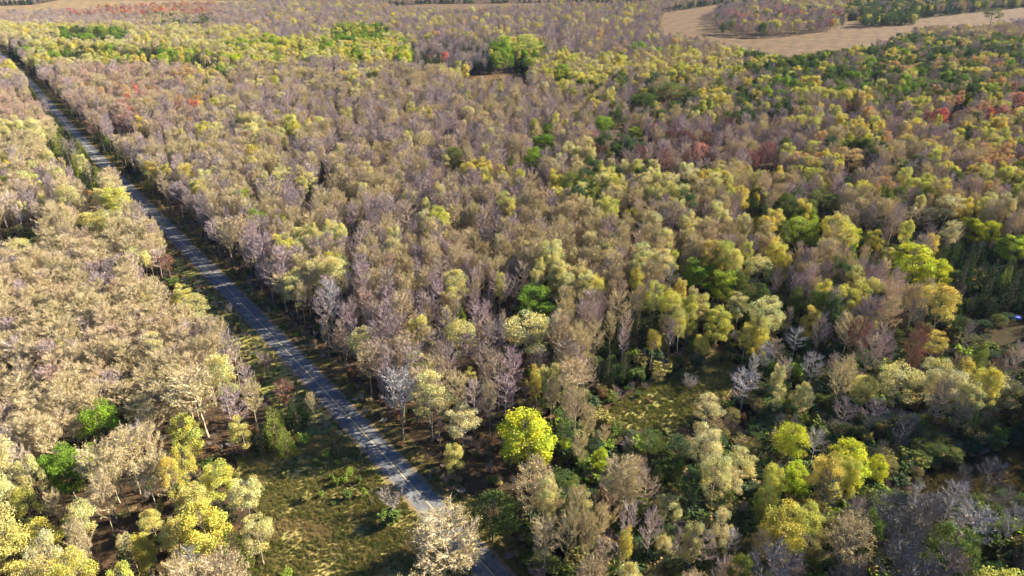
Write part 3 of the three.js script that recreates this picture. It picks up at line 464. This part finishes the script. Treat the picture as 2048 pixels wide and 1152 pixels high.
// stands of the forest: [x0, y0, x1, y1, weights]; a later one wins
const S = (x0, y0, x1, y1, mix, dens = 1, size = 1) => ({ x0, y0, x1, y1, mix, dens, size });
const STANDS = [
  S(-400, -60, 2500, 1400, { tan: 4, bare: 5, yellow: 0.8, pale: 0.5 }),
  S(-400, -60, 2500, 8, { cedar: 3, bare: 3, tan: 1 }),
  S(-400, 16, 480, 62, { bare: 9, peach: 2, tan: 1 }),
  S(125, 8, 430, 36, { red: 2.5, peach: 4, orange: 1 }),
  S(480, 8, 1360, 112, { bare: 10, tan: 2, yellow: 1.1, orange: 0.35, pale: 0.3 }),
  S(280, 34, 420, 56, { cedar: 1.5, olive: 1, tan: 2, bare: 1 }),
  S(-400, 55, 260, 110, { pale: 3, tan: 2, yellow: 2, bare: 0.5 }),
  S(110, 62, 262, 90, { cedar: 5, lime: 1, olive: 1 }),
  S(-40, 88, 60, 118, { cedar: 4, bare: 2 }),
  S(260, 60, 520, 100, { pale: 3, yellow: 2, tan: 2, bare: 1 }),
  S(60, 100, 470, 136, { yellow: 3, pale: 2, lime: 1.1, bright: 0.4, tan: 0.8, cedar: 4, spruce: 1 }),
  S(110, 106, 350, 128, { cedar: 6, lime: 1, yellow: 0.6 }),
  S(350, 116, 460, 152, { cedar: 4, bare: 1.5, yellow: 1, lime: 0.8 }),
  S(460, 82, 860, 132, { yellow: 5, pale: 2.2, lime: 2, tan: 1, bright: 0.6, cedar: 1.1 }),
  S(548, 88, 650, 112, { cedar: 4, yellow: 1.5 }),
  S(664, 55, 770, 92, { lime: 3, olive: 1, yellow: 1.5, cedar: 1.5 }),
  S(820, 84, 985, 142, { bare: 4, cedar: 3, spruce: 1.5 }),
  S(985, 84, 1080, 140, { lime: 3, yellow: 1.5, cedar: 2 }),
  S(1080, 110, 1240, 140, { cedar: 1.5, bare: 2.5, olive: 1, yellow: 1 }),
  S(100, 138, 400, 268, { peach: 4, bare: 2.6, orange: 0.7, tan: 2, red: 0.25 }),
  S(380, 150, 560, 212, { tan: 3, cedar: 3.4, peach: 1, bare: 2.4, yellow: 1 }),
  S(420, 180, 1080, 300, { tan: 3.2, bare: 7.6, pale: 0.6, yellow: 0.5, peach: 0.5 }),
  S(1080, 118, 1480, 190, { yellow: 4, tan: 3, bare: 2.4, pale: 1 }),
  S(1480, 78, 2500, 215, { olive: 4.4, yellow: 1.6, bare: 4.6, orange: 0.5, tan: 0.6, lime: 1.2 }),
  S(1160, 165, 1500, 245, { olive: 2.6, bare: 3, tan: 2, yellow: 1.6 }),
  S(1400, 210, 2500, 260, { bare: 7, olive: 1.8, tan: 1.2, yellow: 1.4, red: 0.25, orange: 0.4 }),
  S(1180, 255, 1560, 350, { bare: 8, red: 0.25, russet: 0.5, tan: 1, olive: 0.4 }),
  S(1560, 255, 2500, 350, { bare: 5, yellow: 2, tan: 2, orange: 0.6, olive: 0.9 }),
  S(1140, 345, 1450, 420, { yellow: 2, pale: 2, bare: 3, tan: 2, lime: 0.4, olive: 0.6 }),
  S(1450, 345, 2500, 440, { tan: 2.6, yellow: 1.6, bare: 4.6, orange: 0.4, olive: 1.2 }),
  S(-400, 180, 90, 268, { peach: 6, tan: 2 }, 1, 0.7),
  S(-400, 255, 120, 330, { tan: 3, cedar: 2, pale: 1 }),
  S(-400, 320, 260, 480, { tan: 5, pale: 2.4, bare: 1.4, yellow: 0.5 }),
  { ...S(-400, 470, 520, 900, { tan: 9, bare: 3, peach: 0.6, pale: 0.4 }), leftWood: true },
  S(-400, 900, 560, 1400, { tan: 5, bare: 2.4, pale: 3, yellow: 1.6, dead: 0.4, cedar: 0.3 }, 0.8),
  S(430, 300, 900, 560, { tan: 4, bare: 6.8, pale: 0.7, yellow: 0.25, lime: 0.15 }),
  S(430, 560, 800, 900, { tan: 4.2, bare: 6, peach: 0.7, pale: 0.4 }),
  S(900, 500, 1190, 640, { tan: 6, bare: 3, pale: 1.6, peach: 0.8 }),
  S(1010, 600, 1310, 770, { bare: 6, russet: 0.45, tan: 2, peach: 0.7 }, 0.85),
  S(1190, 460, 1340, 560, { tan: 4, bare: 3, pale: 1.4, yellow: 0.6 }),
  S(1330, 560, 1540, 700, { yellow: 3, pale: 2.4, bare: 1, olive: 0.8, cedar: 0.6 }),
  S(1250, 640, 1440, 730, { cedar: 3, yellow: 1.4, bare: 1.6, olive: 1 }, 0.9),
  S(1500, 430, 1800, 640, { tan: 3, bare: 2.6, yellow: 1.8, lime: 0.5, olive: 1.4, cedar: 0.8 }),
  S(1540, 560, 1640, 680, { bare: 3, cedar: 1.2, olive: 1 }, 0.55),
  S(1800, 420, 2500, 500, { yellow: 2, pale: 1.6, bare: 3, tan: 1 }),
  S(1860, 480, 2500, 660, { cedar: 9, spruce: 1 }, 1.15),
  S(1620, 620, 1900, 760, { tan: 2, yellow: 2, bare: 2.5, russet: 0.8, olive: 1.6 }, 0.9),
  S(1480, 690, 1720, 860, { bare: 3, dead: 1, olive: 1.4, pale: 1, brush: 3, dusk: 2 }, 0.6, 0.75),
  S(1680, 740, 2500, 830, { pale: 3, tan: 2.4, yellow: 1.4, olive: 1, bare: 1 }),
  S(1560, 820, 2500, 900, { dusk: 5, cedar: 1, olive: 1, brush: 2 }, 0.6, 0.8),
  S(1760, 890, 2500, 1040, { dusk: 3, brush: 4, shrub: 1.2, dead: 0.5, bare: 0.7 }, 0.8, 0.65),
  S(820, 760, 1220, 900, { tan: 5.4, bare: 2.4, pale: 1.6, peach: 0.8 }, 0.85),
  S(1190, 866, 1540, 960, { olive: 3.4, cedar: 3, tan: 0.8, bare: 0.8, lime: 0.5, shrub: 1 }, 1, 0.62),
  S(930, 900, 1250, 1400, { tan: 6, bare: 2, olive: 0.8, pale: 1 }),
  S(1250, 940, 1480, 1400, { tan: 2, pale: 1, bare: 2.6, olive: 2, cedar: 1, dead: 0.5 }, 0.95),
  S(1380, 890, 1560, 1000, { pale: 3, tan: 1.6, yellow: 1 }),
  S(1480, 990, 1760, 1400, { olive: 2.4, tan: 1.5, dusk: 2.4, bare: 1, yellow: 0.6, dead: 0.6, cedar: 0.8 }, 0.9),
  S(1170, 765, 1490, 885, { brush: 3, shrub: 3, tan: 1.4, pale: 0.6 }, 0.8, 0.42),
  S(1930, 636, 2500, 742, { brush: 3, shrub: 2, dusk: 0.6 }, 0.6, 0.5),
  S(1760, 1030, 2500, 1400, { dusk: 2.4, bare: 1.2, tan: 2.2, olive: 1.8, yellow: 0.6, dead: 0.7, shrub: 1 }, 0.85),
];
const ISLAND = { bare: 9, red: 0.8, yellow: 0.8, olive: 1, peach: 0.6 }, BEYOND = { bare: 3, olive: 4, yellow: 1, cedar: 2, orange: 0.5 };
const pick = (mix, r) => { let s = 0; for (const k in mix) s += mix[k]; r *= s; for (const k in mix) { r -= mix[k]; if (r <= 0) return k; } return Object.keys(mix)[0]; };
const polys = Object.values(opens);
const cell = new Map(), cellKey = (x, z) => Math.floor(x / 20) + ',' + Math.floor(z / 20);
for (const t of all) { const k = cellKey(t.x, t.z); if (!cell.has(k)) cell.set(k, []); cell.get(k).push(t); }
function nearMark(x, z, w) { const i = Math.floor(x / 20), j = Math.floor(z / 20); for (let a = -1; a <= 1; a++) for (let b = -1; b <= 1; b++) for (const t of cell.get((i + a) + ',' + (j + b)) ?? []) { const r = (t.w + w) * (t.h < 5 ? 0.5 : 0.4); if ((t.x - x) ** 2 + (t.z - z) ** 2 < r * r) return true; } return false; }
// a landmark keeps what stands between it and the camera low enough to be seen
const marks = all.slice();
function hidesMark(p, top, w) { for (const m of marks) { if (m.d === undefined) { const c = project(m.x, m.h * 0.62, m.z); m.cx = c.px; m.cy = c.py; m.d = c.d; m.rx = m.w / 2 * FOC / c.d; m.ry = m.h * 0.36 * FOC / c.d; } if (p.d < m.d - 1 && Math.abs(p.px - m.cx) < m.rx * 0.8 + w * 0.3 * FOC / p.d && top.py < m.cy + m.ry * 0.6 && p.py > m.cy - m.ry) return true; } return false; }
let z = -62;
while (z > -1720) {
  const D = -z, step = D < 300 ? 5.2 : D < 700 ? lerp(5.2, 7.0, (D - 300) / 400) : lerp(7.0, 9.5, (D - 700) / 1000), half = 0.8 * D + 55;
  for (let x = -half; x < half + 25; x += step) {
    const X = x + (R() - 0.5) * step * 0.95, Z = z + (R() - 0.5) * step * 0.95, r0 = R(), r1 = R(), r2 = R(), r3 = R(), r4 = R();
    const p = project(X, 10, Z), jx = (r0 - 0.5) * 26, jy = (r1 - 0.5) * 14 * clamp((p.py + 100) / 500, 0.25, 1.4);
    let st = STANDS[0]; const sx = p.px + jx, sy = p.py + jy; for (const s of STANDS) if (sx >= s.x0 && sx < s.x1 && sy >= s.y0 && sy < s.y1) st = s;
    let mix = st.mix, dens = st.dens, size = st.size, inIsland = false;
    if (D > 500 && X > 200) { if (inPoly(island, X, Z)) { mix = ISLAND; dens = 1; inIsland = true; } else if (inPoly(clump, X, Z)) { mix = { olive: 5, cedar: 1, yellow: 0.4 }; inIsland = true; size = 0.9; dens = 1; } else if (p.py < 34 && p.px > 1690) { mix = BEYOND; dens = 1; size = 1; } }
    if (R() > dens) continue;
    if (!inIsland && polys.some((q) => inPoly(q, X, Z))) continue;
    const rd = roadDist(X, Z), low = project(X, 0, Z), leftGap = low.py > 455 ? (low.py < 560 ? 11 : 17) : 8;
    if (rd.d < (rd.side > 0 ? 7.6 : low.py > 245 && low.py < 400 ? 13 : leftGap) + r4 * 2.5) continue;
    // groves: neighbours are often of one kind
    const gc = 24, gi = Math.floor(X / gc), gj = Math.floor(Z / gc); let gbest = 1e9, gh = 0;
    for (let a = -1; a <= 1; a++) for (let b = -1; b <= 1; b++) { const ci = gi + a, cj = gj + b, dx = (ci + hash2(ci, cj)) * gc - X, dz = (cj + hash2(ci + 31, cj)) * gc - Z, dd = dx * dx + dz * dz; if (dd < gbest) { gbest = dd; gh = hash2(ci * 1.7 + 3, cj * 2.3); } }
    if (p.px > 540 && p.px < 835 && low.py > 1060) continue;                          // the meadow stays open towards the camera
    let type = pick(mix, R() < 0.5 ? gh : r2);
    if (!st.leftWood && fbm(X / 14 + 50, Z / 14) < 0.35 && R() < 0.6) continue;                      // gaps in the canopy

    const grow = r3 * r3 * 0.6 + r3 * 0.4; let w = lerp(3.8, 10.4, grow) * size, h = lerp(11, 21.5, 0.5 * Math.sqrt(r3) + 0.5 * r4) * size;
    const leftWood = st === STANDS.find((q) => q.leftWood); if (leftWood) { w = lerp(6, 9.5, r3); h = lerp(12.5, 16.5, r4); }
    if (type === 'cedar') { const k = D > 480 ? 1.3 : 1; w = lerp(4, 6.6, r3) * k; h = lerp(9, 14.5, r4) * k; } else if (type === 'spruce') { w = lerp(4, 6, r3); h = lerp(11, 17, r4); } else if (type === 'shrub' || type === 'brush') { w = lerp(2, 4.5, r3); h = lerp(1.8, 4.5, r4); } else if (type === 'bare') w *= 0.9;
    if (D > 600) { w *= 1.12; }
    if (nearMark(X, Z, w)) continue;
    if (D < 700) { const top = project(X, h * 0.95, Z); if (hidesMark(low, top, w)) { if (R() < 0.3) continue; h = lerp(2, 5.5, r4); w = lerp(2, 4.5, r3); const rr = R(); type = rr < 0.25 ? 'shrub' : rr < 0.7 ? 'brush' : 'bare'; if (type === 'bare') { h = lerp(6, 10, r4); w = lerp(1.8, 3.2, r3); } } }
    add(type, Math.floor((type === 'cedar' ? Math.pow(R(), 3) : R()) * Math.max(KIND[type].leaf.length, KIND[type].bark.length) * 0.999), Math.floor(R() * 97), X, Z, w, h, { px: p.px, py: p.py });
  }
  z -= step * 0.92;
}
const nTrees = all.length;
for (const key of ['big', 'farleft', 'strip', 'small']) { const poly = opens[key]; poly.forEach(([x, zz], i) => { const [a, b] = poly[(i + 1) % poly.length], n = Math.round(Math.hypot(a - x, b - zz) / 3.2); for (let k = 0; k < n; k++) { if (R() < 0.45) continue; const t = k / n, X = lerp(x, a, t) + (R() - 0.5) * 9, Z = lerp(zz, b, t) + (R() - 0.5) * 9, p = project(X, 1, Z); if (Z > -100 || p.px < -60 || p.px > 2110) continue; add(R() < 0.5 ? 'shrub' : 'brush', Math.floor(R() * 3), Math.floor(R() * 97), X, Z, 2 + R() * 4, 1.5 + R() * R() * 5, { px: p.px, py: p.py }); } }); }
for (let i = 0; i <= 420; i++) {                                  // evergreens edging the far stretch of the road
  const n = roadSide[i], p = roadLine[i], c = project(p.x, 2, p.z); if (c.py < 120 || c.py > 385) continue;
  for (const [s, chance] of [[-1, c.py > 250 ? 0.62 : 0.3], [1, c.py > 280 && c.py < 345 ? 0.35 : 0.06]]) { if (R() > chance) continue; const off = s * (6 + R() * 6), X = p.x + n.x * off, Z = p.z + n.z * off; if (nearMark(X, Z, 3)) continue; add('cedar', Math.floor(R() * 3), Math.floor(R() * 97), X, Z, 3.4 + R() * 2.4, 6 + R() * 5.5, {}); }
}
// undergrowth: young growth between the near trees and along the verges
for (let i = 0; i < 17000; i++) {
  const D = 70 + 330 * Math.sqrt(R()), X = (Math.pow(R(), 0.75) * 2 - 1) * (0.78 * D + 20), Z = -D, p = project(X, 1, Z), rd = roadDist(X, Z), open = polys.findIndex((q) => inPoly(q, X, Z)), r = R(), r2 = R();
  if (rd.d < 5) continue;
  if (open === 0 && R() > 0.1) continue; if (open === 1 && R() > 0.25) continue; if (open >= 3) continue;
  const right = p.px > 1150 && p.py > 600; const type = r < (right ? 0.5 : 0.35) ? 'shrub' : 'brush';
  const shade = type === 'shrub' ? (right ? [1, 2, 3, 2, 4][Math.floor(r2 * 5)] : [3, 1, 4, 3, 2][Math.floor(r2 * 5)]) : Math.floor(r2 * 3);
  const s = open >= 0 ? 0.45 : 1; add(type, shade, Math.floor(R() * 97), X, Z, (0.9 + R() * 2) * s, (0.8 + R() * R() * 4) * s, { under: true, px: p.px, py: p.py });
}

for (let i = 0; i < 9000; i++) {                                  // bushy green understory of the mixed wood
  const px = 1040 + 1060 * R(), py = 380 + 800 * R(), g = ground(px, py), r = R(), r2 = R(), r3 = R();
  if (polys.some((q) => inPoly(q, g.x, g.z)) || roadDist(g.x, g.z).d < 7) continue;
  if (px < 1250 && R() < 0.6) continue; if (px > 1170 && px < 1480 && py > 690 && py < 880 && R() < 0.7) continue; if (py < 470 && R() < 0.4) continue;
  const type = r < 0.7 ? 'thicket' : r < 0.85 ? 'shrub' : 'brush', s = Math.pow(r3, 1.6);
  if (nearMark(g.x, g.z, 1)) continue;
  add(type, Math.floor(r2 * 4), Math.floor(R() * 97), g.x + R() * 4, g.z + R() * 4, lerp(2, 6, s), lerp(1.6, 6.5, s * (0.5 + 0.5 * R())), { under: true });
}

// ---------------------------------------------------------------- which trees stand as single things
const VIEW = (t) => t.px > 6 && t.px < 2042 && t.py > 4 && t.py < 1150;
for (const t of all) { const c = project(t.x, t.h * 0.62, t.z); t.px = c.px; t.py = c.py; t.big = t.w * FOC / c.d; }
const rest = all.filter((t) => !t.mark && !t.under && VIEW(t) && t.type !== 'brush' && t.type !== 'shrub').sort((a, b) => b.big - a.big).slice(0, 205);
for (const t of rest) t.single = true;
function region(t) {
  if (t.z < -760 && t.x > 200 && inPoly(island, t.x, t.z)) return 'island';
  if (t.z < -760 && t.x > 200 && inPoly(clump, t.x, t.z)) return 'clump';
  const rd = roadDist(t.x, t.z); if (rd.side < 0 && t.px < 620 && t.py > 100) return 'left';
  if (t.z < -620) return 'far'; return t.px > 1180 ? 'right' : 'middle';
}
const AREA = { left: 'trees of the wood left of the road', middle: 'trees of the wood right of the road', right: 'trees of the mixed wood on the right', far: 'trees of the far forest', island: 'trees of the wood in the hay field', clump: 'trees of the hay field clump' };
// labels: each tree is placed by the nearest landmark
const short = all.filter((t) => t.mark && t.h > 4);
function relation(t, m) {
  const dx = t.px - m.px, dy = (t.py - m.py) * 1.3, a = Math.atan2(dy, dx) * 180 / Math.PI;
  return a > -22 && a <= 22 ? 'right of' : a > 22 && a <= 68 ? 'front-right of' : a > 68 && a <= 112 ? 'in front of' : a > 112 && a <= 158 ? 'front-left of' : a > -68 && a <= -22 ? 'behind-right of' : a > -112 && a <= -68 ? 'behind' : a > -158 && a <= -112 ? 'behind-left of' : 'left of';
}
{
  const by = new Map();
  for (const t of rest) {
    const d = KIND[t.type]; t.look = d.look[Math.min(d.look.length - 1, d.bark.length > 1 && !d.forms.includes('sparse') ? t.shade % d.bark.length : t.shade)] ?? d.look[0];
    const words = (m) => 2 + (t.look + ' ' + relation(t, m) + ' ' + m.label).split(' ').length;
    const near = short.map((m) => [Math.hypot(t.px - m.px, (t.py - m.py) * 1.3), m]).sort((a, b) => a[0] - b[0]).find((e) => words(e[1]) <= 16);
    t.anchor = near[1]; t.away = near[0]; t.rel = relation(t, near[1]);
    const key = t.look + '|' + t.rel + '|' + near[1].label; if (!by.has(key)) by.set(key, []); by.get(key).push(t);
  }
  const ORD = ['nearest', 'second', 'third', 'fourth', 'fifth', 'sixth', 'seventh', 'eighth', 'ninth', 'tenth'];
  for (const list of by.values()) { list.sort((a, b) => a.away - b.away); list.forEach((t, i) => { t.label = (list.length > 1 ? ORD[i] + ' ' : '') + t.look + ' ' + t.rel + ' the ' + t.anchor.label; }); }
}
function barkIndex(t) { return t.shade % KIND[t.type].bark.length; }
function scaleOf(t) { return [t.w / 10, t.h / 18]; }
const prototypes = new Map();
function standTree(t) {
  const d = KIND[t.type], n = d.protos.length, f = t.form % n, key = [t.type, t.shade % d.leaf.length, barkIndex(t), f].join();
  let o = prototypes.get(key);
  if (!o) {
    const m = d.protos[f]; o = new THREE.Group();
    const part = (name, geo, mat) => { if (!geo) return; const q = new THREE.Mesh(geo, mat); q.name = name; q.castShadow = q.receiveShadow = true; o.add(q); };
    part(t.type === 'shrub' || t.type === 'brush' ? 'stem' : 'trunk', m.trunk, d.barkM[barkIndex(t)]); part('crown', m.head, m.branch && m.crown ? [d.barkM[barkIndex(t)], d.leafM[t.shade % d.leaf.length]] : m.crown ? d.leafM[t.shade % d.leaf.length] : d.barkM[barkIndex(t)]);
    prototypes.set(key, o);
  } else o = o.clone();
  o.name = numbered(d.name); const [sx, sy] = scaleOf(t); o.position.set(t.x, 0, t.z); o.scale.set(sx, sy, sx); o.rotation.y = t.turn;
  o.userData = {}; tag(o, t.label, d.category ?? 'tree', t.type === 'shrub' || t.type === 'brush' ? 'shrubs of the meadow, verges and clearing' : AREA[region(t)]); scene.add(o); return o;
}
for (const t of all) if (t.mark || t.single) standTree(t);

// ---------------------------------------------------------------- the forest mass: one object for each wood
const WOODS = {
  left: ['left_woodland', 'dense beige woodland filling the ground left of the road'], middle: ['parcel_woodland', 'tan and grey woodland on the right side of the road'], right: ['mixed_woodland', 'mixed green, yellow and grey woodland on the right side'],
  far: ['distant_forest', 'distant autumn forest reaching back to the far fields'], island: ['field_woodland', 'grey and red wood standing in the tan hay field'], clump: ['field_thicket', 'green thicket standing in the hay field'],
};
const bins = {}; for (const t of all) if (!t.mark && !t.single && !t.under) { const k = region(t); ((bins[k] ??= {})[t.type + ',' + (t.form % KIND[t.type].protos.length)] ??= []).push(t); }
const mtx = new THREE.Matrix4(), quat = new THREE.Quaternion(), up = V(0, 1, 0), colour = new THREE.Color();
function scatter(parent, name, geo, mat, list, tint) {
  const im = new THREE.InstancedMesh(geo, mat, list.length); im.name = name; im.castShadow = im.receiveShadow = true; kind(im, 'stuff');
  list.forEach((t, i) => { const [sx, sy] = scaleOf(t); mtx.compose(V(t.x, t.y, t.z), quat.setFromAxisAngle(up, t.turn), V(sx, sy, sx)); im.setMatrixAt(i, mtx); const c = tint(t), j = 0.86 + 0.28 * hash2(t.x, t.z); im.setColorAt(i, colour.setRGB(c[0] * j, c[1] * j, c[2] * j)); });
  parent.add(im); return im;
}
function mass(name, label, byType) {
  const g = new THREE.Group(); g.name = name; kind(g, 'stuff'); tag(g, label); scene.add(g);
  for (const key in byType) { const [type, f] = key.split(','), d = KIND[type], m = d.protos[+f], list = byType[key]; scatter(g, 'trunks', m.wood, whiteBark, list, (t) => d.bark[barkIndex(t)]); if (m.crown) scatter(g, 'crowns', m.crown, whiteLeaf, list, (t) => d.leaf[t.shade % d.leaf.length]); }
}
for (const k in bins) mass(WOODS[k][0], WOODS[k][1], bins[k]);
{ const u = {}; for (const t of all) if (t.under) (u[t.type + ',' + (t.form % KIND[t.type].protos.length)] ??= []).push(t); mass('undergrowth', 'twiggy undergrowth and saplings between the near trees', u); }

// ---------------------------------------------------------------- grass tufts
{
  const tuft = (seed) => { const q = rng(seed), g = new Geo(); for (let i = 0; i < 26; i++) { const a = q() * 6.283, r = q() * 0.35, b = V(Math.cos(a) * r, 0, Math.sin(a) * r), l = 0.3 + q() * 0.5, e = b.clone().add(V((q() - 0.5) * 0.5, l, (q() - 0.5) * 0.5)); g.twig(b, e, 0.035, q, leafTint(q)); } return g.build(false); };
  const tufts = [tuft(301), tuft(302)];
  const sow = (name, label, n, spot, tints, scale) => {
    const lists = [[], []]; let tries = 0; const q = rng(n + 5);
    while (lists[0].length + lists[1].length < n && tries++ < n * 12) { const p = spot(q); if (!p || fbm(p[0] / 5, p[1] / 5) + q() * 0.5 < 0.55) continue; lists[q() < 0.5 ? 0 : 1].push({ x: p[0], y: 0.02, z: p[1], s: scale * (0.5 + q()), turn: q() * 6.28, c: tints[Math.floor(clamp(fbm(p[0] / 9 + 3, p[1] / 9) * 1.6 - 0.3 + (q() - 0.5) * 0.5, 0, 0.99) * tints.length)] }); }
    const grp = new THREE.Group(); grp.name = name; kind(grp, 'stuff'); tag(grp, label); scene.add(grp);
    lists.forEach((list, k) => { const im = new THREE.InstancedMesh(tufts[k], whiteLeaf, list.length); im.name = 'tufts'; kind(im, 'stuff'); list.forEach((t, i) => { mtx.compose(V(t.x, t.y, t.z), quat.setFromAxisAngle(up, t.turn), V(t.s, t.s, t.s)); im.setMatrixAt(i, mtx); im.setColorAt(i, colour.setRGB(...t.c)); }); grp.add(im); });
  };
  const within = (poly) => { const xs = poly.map((p) => p[0]), zs = poly.map((p) => p[1]), x0 = Math.min(...xs), x1 = Math.max(...xs), z0 = Math.min(...zs), z1 = Math.max(...zs); return (q) => { const x = lerp(x0, x1, q()), zz = lerp(z0, z1, q()); return inPoly(poly, x, zz) ? [x, zz] : null; }; };
  const G = [[0.27, 0.26, 0.085], [0.36, 0.31, 0.12], [0.18, 0.21, 0.05], [0.42, 0.34, 0.16]];
  sow('meadow_grass', 'rough tufted grass of the meadow left of the near road', 15000, within(opens.meadow), G, 0.8);
  sow('clearing_grass', 'brownish tufted grass of the sunny clearing right of centre', 4500, within(opens.clearing), [[0.32, 0.3, 0.1], [0.27, 0.28, 0.085], [0.2, 0.21, 0.06], [0.38, 0.33, 0.14]], 0.9);
  sow('brush_grass', 'dull olive grass of the brushy ground at the lower right', 4500, within(opens.brush), [[0.13, 0.115, 0.05], [0.17, 0.13, 0.06], [0.09, 0.1, 0.04]], 1);
  sow('verge_grass', 'grass and weeds along both verges of the road', 14000, (q) => { const i = 40 + Math.floor(q() * q() * 0 + q() * 375), s = q() < 0.66 ? -3.6 - q() * 12 : 3.6 + q() * 5, p = roadLine[i], n = roadSide[i]; return [p.x + n.x * s + (q() - 0.5) * 3 * n.z, p.z + n.z * s]; }, [[0.16, 0.21, 0.045], [0.26, 0.22, 0.09], [0.12, 0.17, 0.035], [0.34, 0.24, 0.11]], 0.8);
}

// ---------------------------------------------------------------- small things
{ // blue tarpaulin lying rumpled on the ground at the right
  const a = ground(2021, 633), g = new THREE.PlaneGeometry(6.4, 4, 26, 18); g.rotateX(-Math.PI / 2); const p = g.attributes.position;
  for (let i = 0; i < p.count; i++) { const x = p.getX(i), zz = p.getZ(i), e = Math.max(Math.abs(x) / 3.2, Math.abs(zz) / 2); p.setY(i, 0.12 + (1 - e * e) * 0.55 + 0.28 * fbm(x * 1.1 + 5, zz * 1.1) + 0.12 * Math.abs(Math.sin(x * 2.2 + zz * 1.4)) - 0.1 * e); p.setX(i, x + (fbm(zz * 0.8, x) - 0.5) * 1.2); p.setZ(i, zz + (fbm(x * 0.7 + 8, zz) - 0.5) * 1.2); }
  g.computeVertexNormals(); const o = new THREE.Mesh(g, M([0.05, 0.09, 0.5], { roughness: 0.45, side: THREE.DoubleSide })); o.name = 'tarpaulin'; o.position.set(a.x, 0.05, a.z); o.rotation.y = -0.5; o.castShadow = true; tag(o, 'rumpled blue tarpaulin lying on the shaded ground at the right edge', 'tarpaulin'); scene.add(o);
}
{ // white mailbox on a post right of the far road
  const a = ground(208, 308), o = new THREE.Group(); o.name = 'mailbox'; o.position.set(a.x, 0, a.z); o.rotation.y = 0.6;
  const post = new THREE.Mesh(new THREE.CylinderGeometry(0.07, 0.09, 1.15, 8), M([0.3, 0.25, 0.2])); post.name = 'post'; post.position.y = 0.575;
  const s = new THREE.Shape(); s.moveTo(-0.2, 0); s.lineTo(0.2, 0); s.lineTo(0.2, 0.24); s.absarc(0, 0.24, 0.2, 0, Math.PI); s.lineTo(-0.2, 0);
  const boxG = new THREE.ExtrudeGeometry(s, { depth: 0.7, bevelEnabled: true, bevelSize: 0.015, bevelThickness: 0.015, bevelSegments: 1 }); boxG.translate(0, 1.16, -0.35); const box = new THREE.Mesh(boxG, M([0.8, 0.8, 0.78], { roughness: 0.4 })); box.name = 'box';
  const flag = new THREE.Mesh(new THREE.BoxGeometry(0.02, 0.22, 0.08), M([0.5, 0.06, 0.05])); flag.name = 'flag'; flag.position.set(0.23, 1.45, 0.1); o.add(post, box, flag);
  tag(o, 'small white mailbox on a post right of the far road', 'mailbox'); scene.add(o);
}
console.log('trees', nTrees, 'all', all.length, 'single', rest.length + LANDMARKS.length);
renderer.render(scene, camera);
